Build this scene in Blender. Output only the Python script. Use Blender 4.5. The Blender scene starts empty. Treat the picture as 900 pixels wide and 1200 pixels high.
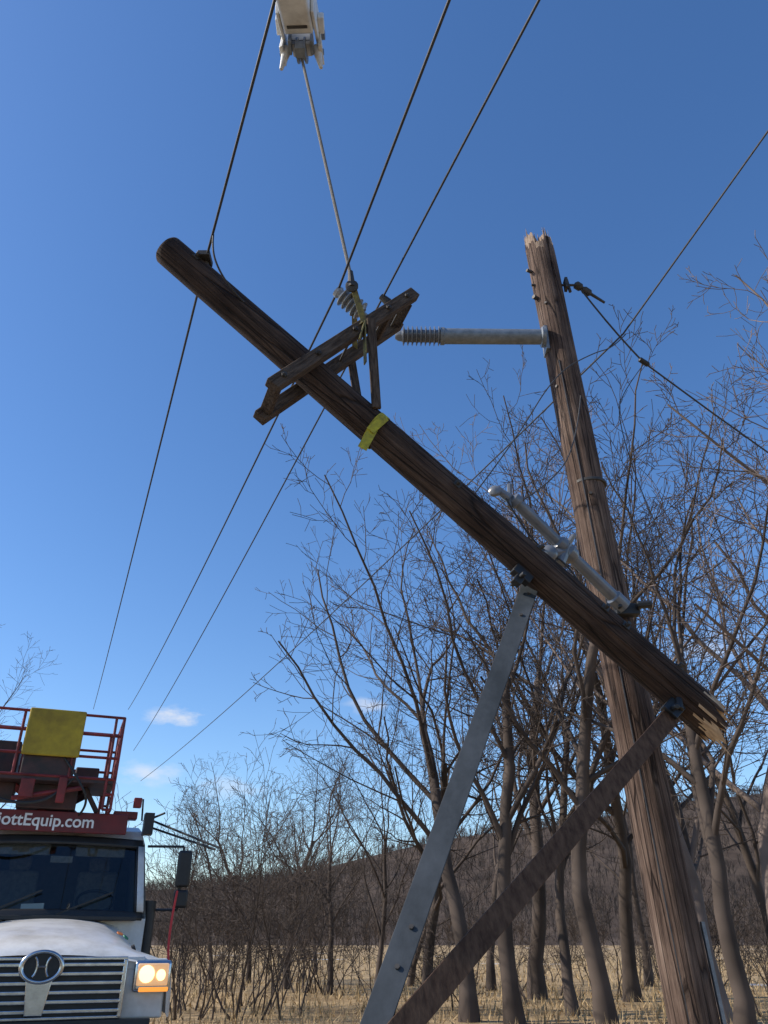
import bpy, math, random
from mathutils import Vector, Matrix, noise
import numpy as np
R=math.radians
scene=bpy.context.scene
scene.view_settings.view_transform='Standard'
scene.view_settings.look='None'
scene.view_settings.exposure=0
SUN_AZ=R(-95); SUN_EL=R(38)

# ---------------------------------------------------------------- materials
def new_mat(name):
    m=bpy.data.materials.new(name); m.use_nodes=True
    nt=m.node_tree; b=nt.nodes['Principled BSDF']
    return m,nt,b
def mat(name,c1,c2=None,rough=.6,metal=0,scale=8,bump=.0,stretch=(1,1,1),lo=.35,hi=.65,detail=6,coord='Object',bscale=None,emit=None,coat=0,spec=None):
    m,nt,b=new_mat(name); N=nt.nodes; L=nt.links
    b.inputs['Roughness'].default_value=rough; b.inputs['Metallic'].default_value=metal
    if spec is not None: b.inputs['Specular IOR Level'].default_value=spec
    if coat: b.inputs['Coat Weight'].default_value=coat
    if c2 is None: c2=tuple(v*.8 for v in c1)
    tc=N.new('ShaderNodeTexCoord'); mp=N.new('ShaderNodeMapping')
    mp.inputs['Scale'].default_value=stretch
    L.new(tc.outputs[coord],mp.inputs['Vector'])
    nz=N.new('ShaderNodeTexNoise'); nz.inputs['Scale'].default_value=scale; nz.inputs['Detail'].default_value=detail; nz.inputs['Roughness'].default_value=.65
    L.new(mp.outputs[0],nz.inputs['Vector'])
    cr=N.new('ShaderNodeValToRGB'); e=cr.color_ramp.elements
    e[0].position=lo; e[0].color=(*c1,1); e[1].position=hi; e[1].color=(*c2,1)
    L.new(nz.outputs['Fac'],cr.inputs[0]); L.new(cr.outputs[0],b.inputs['Base Color'])
    if bump:
        bp=N.new('ShaderNodeBump'); bp.inputs['Strength'].default_value=bump; bp.inputs['Distance'].default_value=.02
        if bscale:
            n2=N.new('ShaderNodeTexNoise'); n2.inputs['Scale'].default_value=bscale; n2.inputs['Detail'].default_value=8
            L.new(mp.outputs[0],n2.inputs['Vector']); L.new(n2.outputs['Fac'],bp.inputs['Height'])
        else: L.new(nz.outputs['Fac'],bp.inputs['Height'])
        L.new(bp.outputs[0],b.inputs['Normal'])
    if emit:
        b.inputs['Emission Color'].default_value=(*emit[0],1); b.inputs['Emission Strength'].default_value=emit[1]
    return m
def plain(name,c,rough=.9):
    m,nt,b=new_mat(name); N=nt.nodes; L=nt.links
    b.inputs['Roughness'].default_value=rough; b.inputs['Specular IOR Level'].default_value=.2
    g=N.new('ShaderNodeNewGeometry')
    nz=N.new('ShaderNodeTexNoise'); nz.inputs['Scale'].default_value=1.1; nz.inputs['Detail'].default_value=2
    L.new(g.outputs['Position'],nz.inputs['Vector'])
    cr=N.new('ShaderNodeValToRGB'); e=cr.color_ramp.elements
    e[0].position=.3; e[0].color=(*[v*.62 for v in c],1); e[1].position=.7; e[1].color=(*[v*1.4 for v in c],1)
    L.new(nz.outputs['Fac'],cr.inputs[0]); L.new(cr.outputs[0],b.inputs['Base Color'])
    return m
def pole_mat(name,dark,mid,light,chk=.75):
    m,nt,b=new_mat(name); N=nt.nodes; L=nt.links
    b.inputs['Roughness'].default_value=.88; b.inputs['Specular IOR Level'].default_value=.25
    tc=N.new('ShaderNodeTexCoord')
    mp=N.new('ShaderNodeMapping'); mp.inputs['Scale'].default_value=(20,20,.8); L.new(tc.outputs['Object'],mp.inputs[0])
    n1=N.new('ShaderNodeTexNoise'); n1.inputs['Scale'].default_value=2.2; n1.inputs['Detail'].default_value=9; n1.inputs['Roughness'].default_value=.75
    L.new(mp.outputs[0],n1.inputs['Vector'])
    n2=N.new('ShaderNodeTexNoise'); n2.inputs['Scale'].default_value=1.9; n2.inputs['Detail'].default_value=6
    L.new(tc.outputs['Object'],n2.inputs['Vector'])
    cr=N.new('ShaderNodeValToRGB'); e=cr.color_ramp.elements
    e[0].position=.33; e[0].color=(*[v*.3 for v in dark],1)
    e[1].position=.76; e[1].color=(*light,1)
    x=e.new(.43); x.color=(*dark,1); x=e.new(.56); x.color=(*mid,1)
    L.new(n1.outputs['Fac'],cr.inputs[0])
    mx=N.new('ShaderNodeMix'); mx.data_type='RGBA'; mx.blend_type='MULTIPLY'; mx.inputs[0].default_value=.9
    cr2=N.new('ShaderNodeValToRGB'); f=cr2.color_ramp.elements
    f[0].position=.36; f[0].color=(.5,.44,.42,1); f[1].position=.64; f[1].color=(1.15,1.13,1.12,1)
    L.new(n2.outputs['Fac'],cr2.inputs[0])
    L.new(cr.outputs[0],mx.inputs[6]); L.new(cr2.outputs[0],mx.inputs[7])
    mp3=N.new('ShaderNodeMapping'); mp3.inputs['Scale'].default_value=(9,9,.4)
    wz=N.new('ShaderNodeVectorMath'); wz.operation='MULTIPLY_ADD'; wz.inputs[1].default_value=(.02,.02,.5)
    L.new(n2.outputs['Color'],wz.inputs[0]); L.new(tc.outputs['Object'],wz.inputs[2]); L.new(wz.outputs[0],mp3.inputs[0])
    vo=N.new('ShaderNodeTexVoronoi'); vo.feature='DISTANCE_TO_EDGE'; vo.inputs['Scale'].default_value=1.5; L.new(mp3.outputs[0],vo.inputs['Vector'])
    cr3=N.new('ShaderNodeValToRGB'); q=cr3.color_ramp.elements; q[0].position=.0; q[0].color=(.1,.085,.08,1); q[1].position=.045; q[1].color=(1,1,1,1)
    L.new(vo.outputs['Distance'],cr3.inputs[0])
    m3=N.new('ShaderNodeMix'); m3.data_type='RGBA'; m3.blend_type='MULTIPLY'; m3.inputs[0].default_value=chk
    L.new(mx.outputs[2],m3.inputs[6]); L.new(cr3.outputs[0],m3.inputs[7]); L.new(m3.outputs[2],b.inputs['Base Color'])
    ad=N.new('ShaderNodeMath'); ad.operation='ADD'; L.new(n1.outputs['Fac'],ad.inputs[0]); L.new(cr3.outputs[0],ad.inputs[1])
    bp=N.new('ShaderNodeBump'); bp.inputs['Strength'].default_value=.85; bp.inputs['Distance'].default_value=.018
    L.new(ad.outputs[0],bp.inputs['Height']); L.new(bp.outputs[0],b.inputs['Normal'])
    return m
M={}
M['pole']=pole_mat('weathered_pole_wood',(.042,.028,.022),(.085,.057,.043),(.16,.118,.092))
M['pole2']=pole_mat('brown_pole_wood',(.085,.056,.042),(.17,.118,.089),(.29,.225,.18),.85)
M['splinter']=mat('fresh_split_wood',(.62,.45,.28),(.34,.22,.13),.8,scale=30,stretch=(3,3,.4),bump=.4)
M['armwood']=mat('brown_arm_wood',(.040,.028,.021),(.125,.092,.070),.9,scale=9,stretch=(6,6,.7),bump=.6,spec=.15)
M['galv']=mat('galvanised_steel',(.15,.17,.19),(.25,.28,.31),.5,.4,scale=14,bump=.05)
M['galvdark']=mat('weathered_steel_angle',(.026,.033,.039),(.062,.073,.085),.65,.1,scale=3.5,bump=.15,stretch=(1,1,.6),spec=.3,detail=10)
M['rust']=mat('rusty_brown_angle',(.06,.032,.020),(.135,.078,.048),.85,.0,scale=7,bump=.4,stretch=(4,4,.5),spec=.2)
M['porc']=mat('grey_porcelain',(.20,.215,.235),(.30,.32,.345),.3,scale=4,coat=.3)
M['porcd']=mat('dark_grey_porcelain',(.12,.13,.145),(.19,.20,.22),.3,scale=4,coat=.3)
M['wire']=mat('aluminium_conductor',(.035,.035,.038),(.06,.06,.062),.6,.3,scale=20)
M['wirelt']=mat('winch_rope',(.11,.10,.09),(.22,.20,.17),.8,scale=60)
M['black']=mat('black_plastic',(.012,.012,.013),(.022,.022,.022),.5)
M['bolt']=mat('dark_bolt',(.05,.045,.04),(.08,.075,.07),.6,.4)
M['yellow']=mat('yellow_webbing',(.50,.44,.03),(.26,.22,.03),.8,scale=20,bump=.1)
M['white']=mat('white_vehicle_paint',(.70,.69,.66),(.40,.37,.32),.38,scale=2.6,coat=.35,lo=.40,hi=.78,detail=10)
M['boomwhite']=mat('white_fibreglass',(.70,.70,.68),(.42,.41,.39),.5,scale=4,lo=.42,hi=.75)
M['red']=mat('red_paint',(.24,.02,.018),(.11,.012,.010),.5,scale=5)
M['redsign']=mat('dark_red_sign',(.15,.012,.014),(.10,.01,.012),.5)
M['signtext']=mat('sign_white',(.8,.8,.8),(.7,.7,.7),.5)
M['yellowpanel']=mat('yellow_panel',(.46,.33,.02),(.26,.18,.015),.65,scale=3.5,bump=.3)
M['sideglass']=mat('dark_side_glass',(.010,.012,.013),(.035,.036,.036),.03,scale=3.2,coat=.3,lo=.45,hi=.7)
gl,gnt_,gb_=new_mat('windscreen_glass'); _N=gnt_.nodes; _L=gnt_.links
tr=_N.new('ShaderNodeBsdfTransparent'); tr.inputs[0].default_value=(.62,.68,.66,1); gg=_N.new('ShaderNodeBsdfGlossy'); gg.inputs['Roughness'].default_value=.02; gg.inputs[0].default_value=(.9,.95,1,1)
fr=_N.new('ShaderNodeFresnel'); fr.inputs[0].default_value=1.5; mxs=_N.new('ShaderNodeMixShader')
_L.new(fr.outputs[0],mxs.inputs[0]); _L.new(tr.outputs[0],mxs.inputs[1]); _L.new(gg.outputs[0],mxs.inputs[2]); _L.new(mxs.outputs[0],_N['Material Output'].inputs[0])
M['glass']=gl
M['interior']=mat('grey_cab_trim',(.13,.13,.135),(.09,.09,.095),.85,scale=5)
M['seat']=mat('grey_seat_cloth',(.20,.19,.185),(.13,.125,.12),.95,scale=20)
M['chrome']=mat('chrome',(.62,.63,.65),(.42,.43,.45),.22,1)
M['lamp']=mat('headlamp_lens',(.6,.5,.35),(.5,.4,.3),.08,scale=30,coat=.8,emit=((1,.48,.14),.55))
M['lampon']=mat('lit_headlamp',(.9,.6,.3),(.9,.5,.2),.2,emit=((1,.70,.34),2.2))
M['amber']=mat('lit_amber_lamp',(.9,.3,.03),(.9,.3,.03),.2,emit=((1,.36,.06),.9))
M['tyre']=mat('tyre_rubber',(.02,.02,.02),(.03,.03,.03),.9)
M['seam']=mat('dark_machinery',(.025,.018,.016),(.075,.03,.026),.6,scale=5)
M['orange']=mat('orange_sticker',(.6,.18,.03),(.5,.15,.03),.5)
M['green']=mat('green_sticker',(.04,.25,.12),(.03,.2,.1),.5)

# ---------------------------------------------------------------- mesh builder
class B:
    def __init__(s): s.v=[]; s.f=[]; s.m=[]
    def tube(s,p0,p1,r0,r1=None,n=12,mi=0,caps=True):
        if r1 is None: r1=r0
        p0=Vector(p0); p1=Vector(p1); d=(p1-p0).normalized()
        a=d.orthogonal().normalized(); b=d.cross(a); k=len(s.v)
        for p,r in((p0,r0),(p1,r1)):
            for i in range(n):
                t=2*math.pi*i/n; s.v.append(p+a*(math.cos(t)*r)+b*(math.sin(t)*r))
        for i in range(n):
            j=(i+1)%n; s.f.append((k+i,k+j,k+n+j,k+n+i)); s.m.append(mi)
        if caps:
            s.f.append(tuple(k+i for i in range(n))[::-1]); s.m.append(mi)
            s.f.append(tuple(k+n+i for i in range(n))); s.m.append(mi)
        return s
    def path(s,pts,r,n=8,mi=0):
        for a,b in zip(pts[:-1],pts[1:]): s.tube(a,b,r,r,n,mi)
        return s
    def lathe(s,p0,axis,prof,n=20,mi=0):
        p0=Vector(p0); d=Vector(axis).normalized(); a=d.orthogonal().normalized(); b=d.cross(a); k=len(s.v)
        for h,r in prof:
            for i in range(n):
                t=2*math.pi*i/n; s.v.append(p0+d*h+a*(math.cos(t)*r)+b*(math.sin(t)*r))
        for q in range(len(prof)-1):
            for i in range(n):
                j=(i+1)%n; o=k+q*n; s.f.append((o+i,o+j,o+n+j,o+n+i)); s.m.append(mi)
        s.f.append(tuple(k+i for i in range(n))[::-1]); s.m.append(mi)
        o=k+(len(prof)-1)*n; s.f.append(tuple(o+i for i in range(n))); s.m.append(mi)
        return s
    def box(s,c,size,X=(1,0,0),Y=(0,1,0),Z=(0,0,1),mi=0):
        c=Vector(c);X=Vector(X);Y=Vector(Y);Z=Vector(Z);k=len(s.v)
        hx,hy,hz=[q/2 for q in size]
        for sx,sy,sz in((-1,-1,-1),(1,-1,-1),(1,1,-1),(-1,1,-1),(-1,-1,1),(1,-1,1),(1,1,1),(-1,1,1)):
            s.v.append(c+X*(sx*hx)+Y*(sy*hy)+Z*(sz*hz))
        for f in((0,3,2,1),(4,5,6,7),(0,1,5,4),(1,2,6,5),(2,3,7,6),(3,0,4,7)):
            s.f.append(tuple(k+i for i in f)); s.m.append(mi)
        return s
    def beam(s,p0,p1,w,h,side,mi=0):
        p0=Vector(p0);p1=Vector(p1);Z=(p1-p0).normalized();X=Vector(side);X=(X-Z*X.dot(Z)).normalized();Y=Z.cross(X)
        return s.box((p0+p1)/2,(w,h,(p1-p0).length),X,Y,Z,mi)
    def prism(s,prof,p0,p1,side,mi=0):
        p0=Vector(p0);p1=Vector(p1);Z=(p1-p0).normalized();X=Vector(side);X=(X-Z*X.dot(Z)).normalized();Y=Z.cross(X);k=len(s.v);n=len(prof)
        for p in(p0,p1):
            for x,y in prof: s.v.append(p+X*x+Y*y)
        for i in range(n):
            j=(i+1)%n; s.f.append((k+i,k+j,k+n+j,k+n+i)); s.m.append(mi)
        s.f.append(tuple(k+i for i in range(n))[::-1]); s.m.append(mi)
        s.f.append(tuple(k+n+i for i in range(n))); s.m.append(mi)
        return s
    def obj(s,name,mats,parent=None,bevel=0,smooth=True,subsurf=0):
        me=bpy.data.meshes.new(name); me.from_pydata([tuple(v) for v in s.v],[],s.f)
        if not isinstance(mats,(list,tuple)): mats=[mats]
        for m in mats: me.materials.append(m)
        for p,mi in zip(me.polygons,s.m): p.material_index=mi
        import bmesh
        bm=bmesh.new(); bm.from_mesh(me); bmesh.ops.recalc_face_normals(bm,faces=bm.faces); bm.to_mesh(me); bm.free()
        o=bpy.data.objects.new(name,me); scene.collection.objects.link(o)
        if parent: o.parent=parent
        if bevel:
            b=o.modifiers.new('bevel','BEVEL'); b.width=bevel; b.segments=3; b.limit_method='ANGLE'; b.angle_limit=R(35)
        if subsurf:
            q=o.modifiers.new('sub','SUBSURF'); q.levels=subsurf; q.render_levels=subsurf
        if smooth:
            try: me.shade_smooth(); me.set_sharp_from_angle(angle=R(35))
            except Exception: pass
        return o
def empty(name,loc=(0,0,0),rz=0):
    e=bpy.data.objects.new(name,None); e.location=loc; e.rotation_euler=(0,0,rz); scene.collection.objects.link(e); e.empty_display_size=.3
    return e
def curve(name,pts,r,material,parent=None,res=8):
    c=bpy.data.curves.new(name,'CURVE'); c.dimensions='3D'; c.bevel_depth=r; c.bevel_resolution=2; c.resolution_u=res
    sp=c.splines.new('NURBS'); sp.points.add(len(pts)-1)
    for p,q in zip(sp.points,pts): p.co=(*q,1)
    sp.use_endpoint_u=True; sp.order_u=3
    c.materials.append(material)
    o=bpy.data.objects.new(name,c); scene.collection.objects.link(o)
    if parent: o.parent=parent
    return o
def ribs(n,length,r_in,r_out,h0=0):
    p=[(h0,r_in*.9)]; st=length/n
    for i in range(n):
        h=h0+i*st
        p+=[(h+st*.15,r_in),(h+st*.45,r_out),(h+st*.62,r_out*.97),(h+st*.7,r_in)]
    p.append((h0+length,r_in*.9))
    return p

# ---------------------------------------------------------------- camera & light
cam=bpy.data.cameras.new('camera'); co=bpy.data.objects.new('camera',cam); scene.collection.objects.link(co)
co.location=(0,0,1.6); co.rotation_euler=(R(119),0,0)
cam.sensor_fit='VERTICAL'; cam.sensor_height=24; cam.lens=18; cam.clip_end=6000; cam.clip_start=.05
scene.camera=co
s=Vector((math.cos(SUN_EL)*math.sin(SUN_AZ),math.cos(SUN_EL)*math.cos(SUN_AZ),math.sin(SUN_EL)))
sl=bpy.data.lights.new('sun','SUN'); sl.energy=5.0; sl.angle=R(.53); sl.color=(1,.92,.81)
so=bpy.data.objects.new('sun',sl); scene.collection.objects.link(so); so.rotation_euler=s.to_track_quat('Z','Y').to_euler(); so.location=s*50

w=bpy.data.worlds.new('World'); scene.world=w; w.use_nodes=True
nt=w.node_tree; N=nt.nodes; L=nt.links; bg=N['Background']
sky=N.new('ShaderNodeTexSky'); sky.sky_type='NISHITA'; sky.sun_disc=False
sky.sun_elevation=SUN_EL; sky.sun_rotation=SUN_AZ; sky.altitude=200; sky.air_density=1.0; sky.dust_density=.4; sky.ozone_density=2.8
tc=N.new('ShaderNodeTexCoord')
nz=N.new('ShaderNodeTexNoise'); nz.inputs['Scale'].default_value=26; nz.inputs['Detail'].default_value=8; nz.inputs['Roughness'].default_value=.6
mpn=N.new('ShaderNodeMapping'); mpn.inputs['Scale'].default_value=(1,1,2.4)
L.new(tc.outputs['Generated'],mpn.inputs[0]); L.new(mpn.outputs[0],nz.inputs['Vector'])
def vm(op,a=None,b=None):
    n=N.new('ShaderNodeVectorMath'); n.operation=op
    for i,x in enumerate((a,b)):
        if x is None: continue
        if isinstance(x,(tuple,Vector)): n.inputs[i].default_value=tuple(x)
        else: L.new(x,n.inputs[i])
    return n
def mth(op,a,b=None,clamp=False):
    n=N.new('ShaderNodeMath'); n.operation=op; n.use_clamp=clamp
    for i,x in enumerate((a,b)):
        if x is None: continue
        if isinstance(x,(int,float)): n.inputs[i].default_value=x
        else: L.new(x,n.inputs[i])
    return n.outputs[0]
clouds=[((-.267,1.005,.250),.032,.95),((-.305,1.03,.185),.036,.6),((-.02,.99,.262),.026,.6),((.26,.98,.28),.05,.4),((.42,.95,.33),.05,.4),((-.2,1.05,.17),.04,.35)]
tot=None
for c,r,a in clouds:
    cv=Vector(c).normalized()
    d=vm('SUBTRACT',tc.outputs['Generated'],cv); d=vm('MULTIPLY',d.outputs[0],(1,1,2.8)); ln=vm('LENGTH',d.outputs[0]).outputs['Value']
    k=mth('SUBTRACT',.95,mth('DIVIDE',ln,r*1.3))
    k=mth('ADD',k,mth('MULTIPLY',mth('SUBTRACT',nz.outputs['Fac'],.5),2.6))
    k=mth('MULTIPLY',mth('MULTIPLY',k,1.0,True),a)
    gate=mth('SUBTRACT',1.9,mth('DIVIDE',ln,r*.85),True); k=mth('MULTIPLY',k,gate)
    tot=k if tot is None else mth('MAXIMUM',tot,k)
hs=N.new('ShaderNodeHueSaturation'); hs.inputs['Hue'].default_value=.505; hs.inputs['Saturation'].default_value=1.2; hs.inputs['Value'].default_value=1.27
L.new(sky.outputs[0],hs.inputs['Color'])
mx=N.new('ShaderNodeMix'); mx.data_type='RGBA'; L.new(tot,mx.inputs[0]); L.new(hs.outputs[0],mx.inputs[6]); mx.inputs[7].default_value=(5.7,5.8,6.1,1)
L.new(mx.outputs[2],bg.inputs['Color']); bg.inputs['Strength'].default_value=.15
w.name='sky'

# ---------------------------------------------------------------- ground, road, hill
gm,gnt,gb=new_mat('dry_winter_field'); GN=gnt.nodes; GL=gnt.links
gtc=GN.new('ShaderNodeTexCoord')
def gnoise(sc,det=6):
    n=GN.new('ShaderNodeTexNoise'); n.inputs['Scale'].default_value=sc; n.inputs['Detail'].default_value=det; GL.new(gtc.outputs['Object'],n.inputs['Vector']); return n
a1=gnoise(.25); a2=gnoise(3.5,8); a3=gnoise(.09,5)
def ramp(inp,stops):
    c=GN.new('ShaderNodeValToRGB'); e=c.color_ramp.elements
    e[0].position,e[0].color=stops[0][0],(*stops[0][1],1); e[1].position,e[1].color=stops[-1][0],(*stops[-1][1],1)
    for p,q in stops[1:-1]: z=e.new(p); z.color=(*q,1)
    GL.new(inp,c.inputs[0]); return c
r1=ramp(a1.outputs['Fac'],[(.35,(.34,.235,.125)),(.5,(.45,.325,.18)),(.68,(.28,.195,.105))])
r2=ramp(a2.outputs['Fac'],[(.3,(.6,.57,.53)),(.6,(1,1,1))])
m1=GN.new('ShaderNodeMix'); m1.data_type='RGBA'; m1.blend_type='MULTIPLY'; m1.inputs[0].default_value=1
GL.new(r1.outputs[0],m1.inputs[6]); GL.new(r2.outputs[0],m1.inputs[7])
r3=ramp(a3.outputs['Fac'],[(.645,(0,0,0)),(.67,(1,1,1))])
m2=GN.new('ShaderNodeMix'); m2.data_type='RGBA'; GL.new(r3.outputs[0],m2.inputs[0]); GL.new(m1.outputs[2],m2.inputs[6]); m2.inputs[7].default_value=(.5,.5,.5,1)
GL.new(m2.outputs[2],gb.inputs['Base Color']); gb.inputs['Roughness'].default_value=.95; gb.inputs['Specular IOR Level'].default_value=.1
gbp=GN.new('ShaderNodeBump'); gbp.inputs['Strength'].default_value=.6; gbp.inputs['Distance'].default_value=.1; GL.new(a2.outputs['Fac'],gbp.inputs['Height']); GL.new(gbp.outputs[0],gb.inputs['Normal'])
g=B(); g.v=[Vector(p) for p in((-3000,-3000,0),(3000,-3000,0),(3000,3000,0),(-3000,3000,0))]; g.f=[(0,1,2,3)]; g.m=[0]; g.obj('ground',gm,smooth=False)
asphalt=mat('asphalt',(.045,.045,.047),(.06,.06,.06),.9,scale=40,bump=.3,bscale=120)
paint=mat('road_paint_yellow',(.6,.42,.06),(.5,.36,.06),.7,scale=20)
paintw=mat('road_paint_white',(.7,.7,.7),(.6,.6,.6),.7,scale=20)
fd=Vector((-.358,.933,0)); rd=Vector((.933,.358,0))
rc=Vector((-3.4,8.4,0))
def strip(b,off,wd,z,y0=-60,y1=300,mi=0):
    k=len(b.v)
    for yy in(y0,y1):
        for sd in(-1,1): b.v.append(rc+fd*yy+rd*(off+sd*wd/2)+Vector((0,0,z)))
    b.f.append((k,k+1,k+3,k+2)); b.m.append(mi)
rb=B(); strip(rb,-1.3,6.6,.004); rb.obj('road',asphalt,smooth=False)
rb=B(); strip(rb,-1.42,.1,.008); strip(rb,-1.18,.1,.008); strip(rb,1.75,.1,.008,mi=1); strip(rb,-4.35,.1,.008,mi=1); rb.obj('road_markings',[paint,paintw],smooth=False)

def ridge(x):
    xs=[-900,-300,-100,15,120,235,500,1000]; zs=[10,14,24,46,64,80,92,60]
    return float(np.interp(x,xs,zs))
def sst(t): t=max(0,min(1,t)); return t*t*(3-2*t)
def hillz(x,y):
    r=sum(ridge(x+o) for o in(-60,-30,0,30,60))/5
    return r*sst((y-190)/310)*(1-.5*sst((y-520)/400))+5*noise.noise(Vector((x/90,y/90,0)))*sst((y-210)/60)-.6
hb=B(); nx,ny=110,50
for j in range(ny):
    for i in range(nx):
        x=-900+i*1900/(nx-1); y=180+j*700/(ny-1); hb.v.append(Vector((x,y,hillz(x,y))))
for j in range(ny-1):
    for i in range(nx-1):
        k=j*nx+i; hb.f.append((k,k+1,k+nx+1,k+nx)); hb.m.append(0)
hm=mat('wooded_hillside',(.045,.033,.026),(.10,.074,.056),.95,scale=.06,detail=12,bump=.5,lo=.35,hi=.62,spec=.1)
hb.obj('hill',hm)
rng=random.Random(5)
def spikes(name,pts,material,nb=9,wd=1.0):
    v=[];f=[]
    for (x,y,z,h) in pts:
        k=len(v); wv=(h*.012+.02)*wd; v+=[(x-wv,y,z-1),(x+wv,y,z-1),(x,y,z+h*.7)]; f.append((k,k+1,k+2))
        for q in range(nb):
            an=rng.uniform(0,6.28); sp=rng.uniform(.1,.42)*h; b0=h*rng.uniform(.1,.5)
            k=len(v); wv=(h*.008+.02)*wd
            dx,dy=math.cos(an),math.sin(an)
            top=b0+(h-b0)*(1-.5*(sp/h)/.42*rng.uniform(.4,1.1))*rng.uniform(.6,1)
            v+= [(x-wv,y,z+b0),(x+wv,y,z+b0),(x+dx*sp,y+dy*sp,z+top)]; f.append((k,k+1,k+2))
    me=bpy.data.meshes.new(name); me.from_pydata(v,[],f); me.materials.append(material)
    o=bpy.data.objects.new(name,me); scene.collection.objects.link(o); return o
fm=plain('distant_bark',(.115,.085,.066))
pts=[]
for i in range(10000):
    y=rng.uniform(225,600); x=rng.uniform(-.6*y,.75*y); pts.append((x,y,hillz(x,y),rng.uniform(4,9)))
spikes('hillside_forest',pts,fm,8)
pts=[]
for i in range(130):
    y=rng.uniform(130,200); x=rng.uniform(-.6*y,.7*y); pts.append((x,y,0,rng.uniform(4,8)))
spikes('distant_treeline',pts,fm,24)

# ---------------------------------------------------------------- trees
class T:
    def __init__(s,seed): s.v=[];s.f=[];s.r=random.Random(seed)
    def branch(s,p,d,length,r0,level,P):
        r=s.r; ns=(10,8,5,4,2)[min(level,4)]; sides=(10,6,4,3,3)[min(level,4)]
        wob=P['wob'][min(level,4)]; up=P['up'][min(level,4)]
        st=length/ns; pos=p.copy(); d=d.normalized(); pts=[(pos.copy(),r0,d.copy())]
        rend=max(P['rmin'],r0*(P['tap'] if level==0 else .3))
        for i in range(ns):
            d=(d+Vector((r.gauss(0,wob),r.gauss(0,wob),r.gauss(0,wob)*.7+up))).normalized()
            pos=pos+d*st; t=(i+1)/ns
            pts.append((pos.copy(),r0+(rend-r0)*t**.85,d.copy()))
        k=len(s.v)
        for q,(pp,rr,dd) in enumerate(pts):
            a=dd.cross(Vector((.3,.9,.2))).normalized(); b=dd.cross(a)
            fl=1.0
            if level==0 and q==0: fl=1.35
            for i in range(sides):
                t=6.28318*i/sides; s.v.append(pp+a*(math.cos(t)*rr*fl)+b*(math.sin(t)*rr*fl))
        for q in range(len(pts)-1):
            for i in range(sides):
                j=(i+1)%sides; o=k+q*sides; s.f.append((o+i,o+j,o+sides+j,o+sides+i))
        if level>=P['levels']: return
        n=P['n'][level]; n=max(1,int(round(n*r.uniform(.8,1.2))))
        ang0=r.uniform(0,6.28)
        for i in range(n):
            t0=P['start'][level]; t=t0+(1-t0)*((i+r.uniform(.1,.9))/n)
            if level==0 and P['tap']>.4 and i>=n-3: t=r.uniform(.93,1)
            x=t*ns; q=min(ns-1,int(x)); fr=x-q
            pp=pts[q][0].lerp(pts[q+1][0],fr); rr=pts[q][1]+(pts[q+1][1]-pts[q][1])*fr; dd=pts[q][2]
            ang0+=2.4+r.uniform(-.5,.5)
            a=dd.cross(Vector((.3,.9,.2))).normalized(); b=dd.cross(a)
            side=a*math.cos(ang0)+b*math.sin(ang0)
            sp=R(r.uniform(*P['ang'][level]))
            fall=(1.15-.6*t)
            if level==0 and P['tap']>.4:
                fall=.75+.35*t
                if i>=n-3: sp*=.55
            cd=dd*math.cos(sp)+side*math.sin(sp)
            ln=length*P['len'][level]*r.uniform(.65,1.2)*fall
            s.branch(pp,cd,ln,max(P['rmin'],rr*P['rf'][level]*r.uniform(.7,1)),level+1,P)
def tree_mesh(name,seed,H,r0,lean=(0,0),kind=0,rmin=.0075):
    t=T(seed)
    P=dict(levels=4,wob=(.10,.14,.16,.18,.17),up=(.03,.07,.07,.06,.04),n=(11,7,5,3),start=(.2,.22,.15,.15),tap=.22,
           ang=((25,52),(26,56),(28,58),(25,58)),len=(.52,.47,.5,.6),rf=(.55,.6,.62,.8),rmin=rmin)
    hh=.9
    if kind==1:
        P.update(tap=.55,n=(9,8,6,3),start=(.35,.15,.15,.15),len=(.92,.46,.48,.55),rf=(.62,.55,.6,.8)); hh=.55
    t.branch(Vector((0,0,-.1)),Vector((lean[0],lean[1],1)),H*hh,r0,0,P)
    top=max(v.z for v in t.v); k=H/top
    me=bpy.data.meshes.new(name); me.from_pydata([tuple(v*k) for v in t.v],[],t.f)
    for p in me.polygons: p.use_smooth=True
    return me
bark=plain('grey_brown_bark',(.080,.062,.051))
bark_sunlit=plain('sunlit_tone_bark',(.19,.148,.125))  # bark colour lightened to paint sunlight onto the right-hand trees
meshes=[tree_mesh('tm%d'%i,20+i*7,15,(.19,.20,.18,.21,.17,.2,.2)[i],lean=((-.1,.05,.12,-.05,.0,.15,-.08)[i],(0,.05,-.05,.1,-.1,0,0)[i]),kind=(0,1,0,1,1,0,1)[i]) for i in range(7)]
for m in meshes: m.materials.append(bark)
lm=[meshes[i].copy() for i in (0,1,4)]
for m in lm: m.materials.clear(); m.materials.append(bark_sunlit)
def tree(x,y,h,i,rz,light=False,name='bare_tree'):
    me=(lm[i%3] if light else meshes[i%7])
    o=bpy.data.objects.new(name,me); o.location=(x,y,0); o.rotation_euler=(0,0,rz); k=h/15; o.scale=(k,k,k); scene.collection.objects.link(o)
def ux(u,y): return (u-450)/900/1.17*y
T_=[(548,20,15.5,1,.3),(600,19.5,16,3,2.0),(668,21.5,16,4,4.1),(705,18.5,15,6,5.6),(800,20,15.5,5,.4),(860,16.5,15,3,3.3),
    (500,23,12,1,3.4),(440,26,10,4,2.9),(385,29,9,3,4.4),(335,32,9,6,.9),(290,36,9,1,2.2),(245,38,8,2,.6),
    (575,31,14,0,2.4),(480,34,10,5,5.0),(760,34,14,2,.8),(920,28,14,6,3.6),(370,44,9,0,5.1),(-112,21,9.5,4,2.6),
    (628,27,18.5,6,1.2),(738,26,18.5,1,2.9)]
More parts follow.
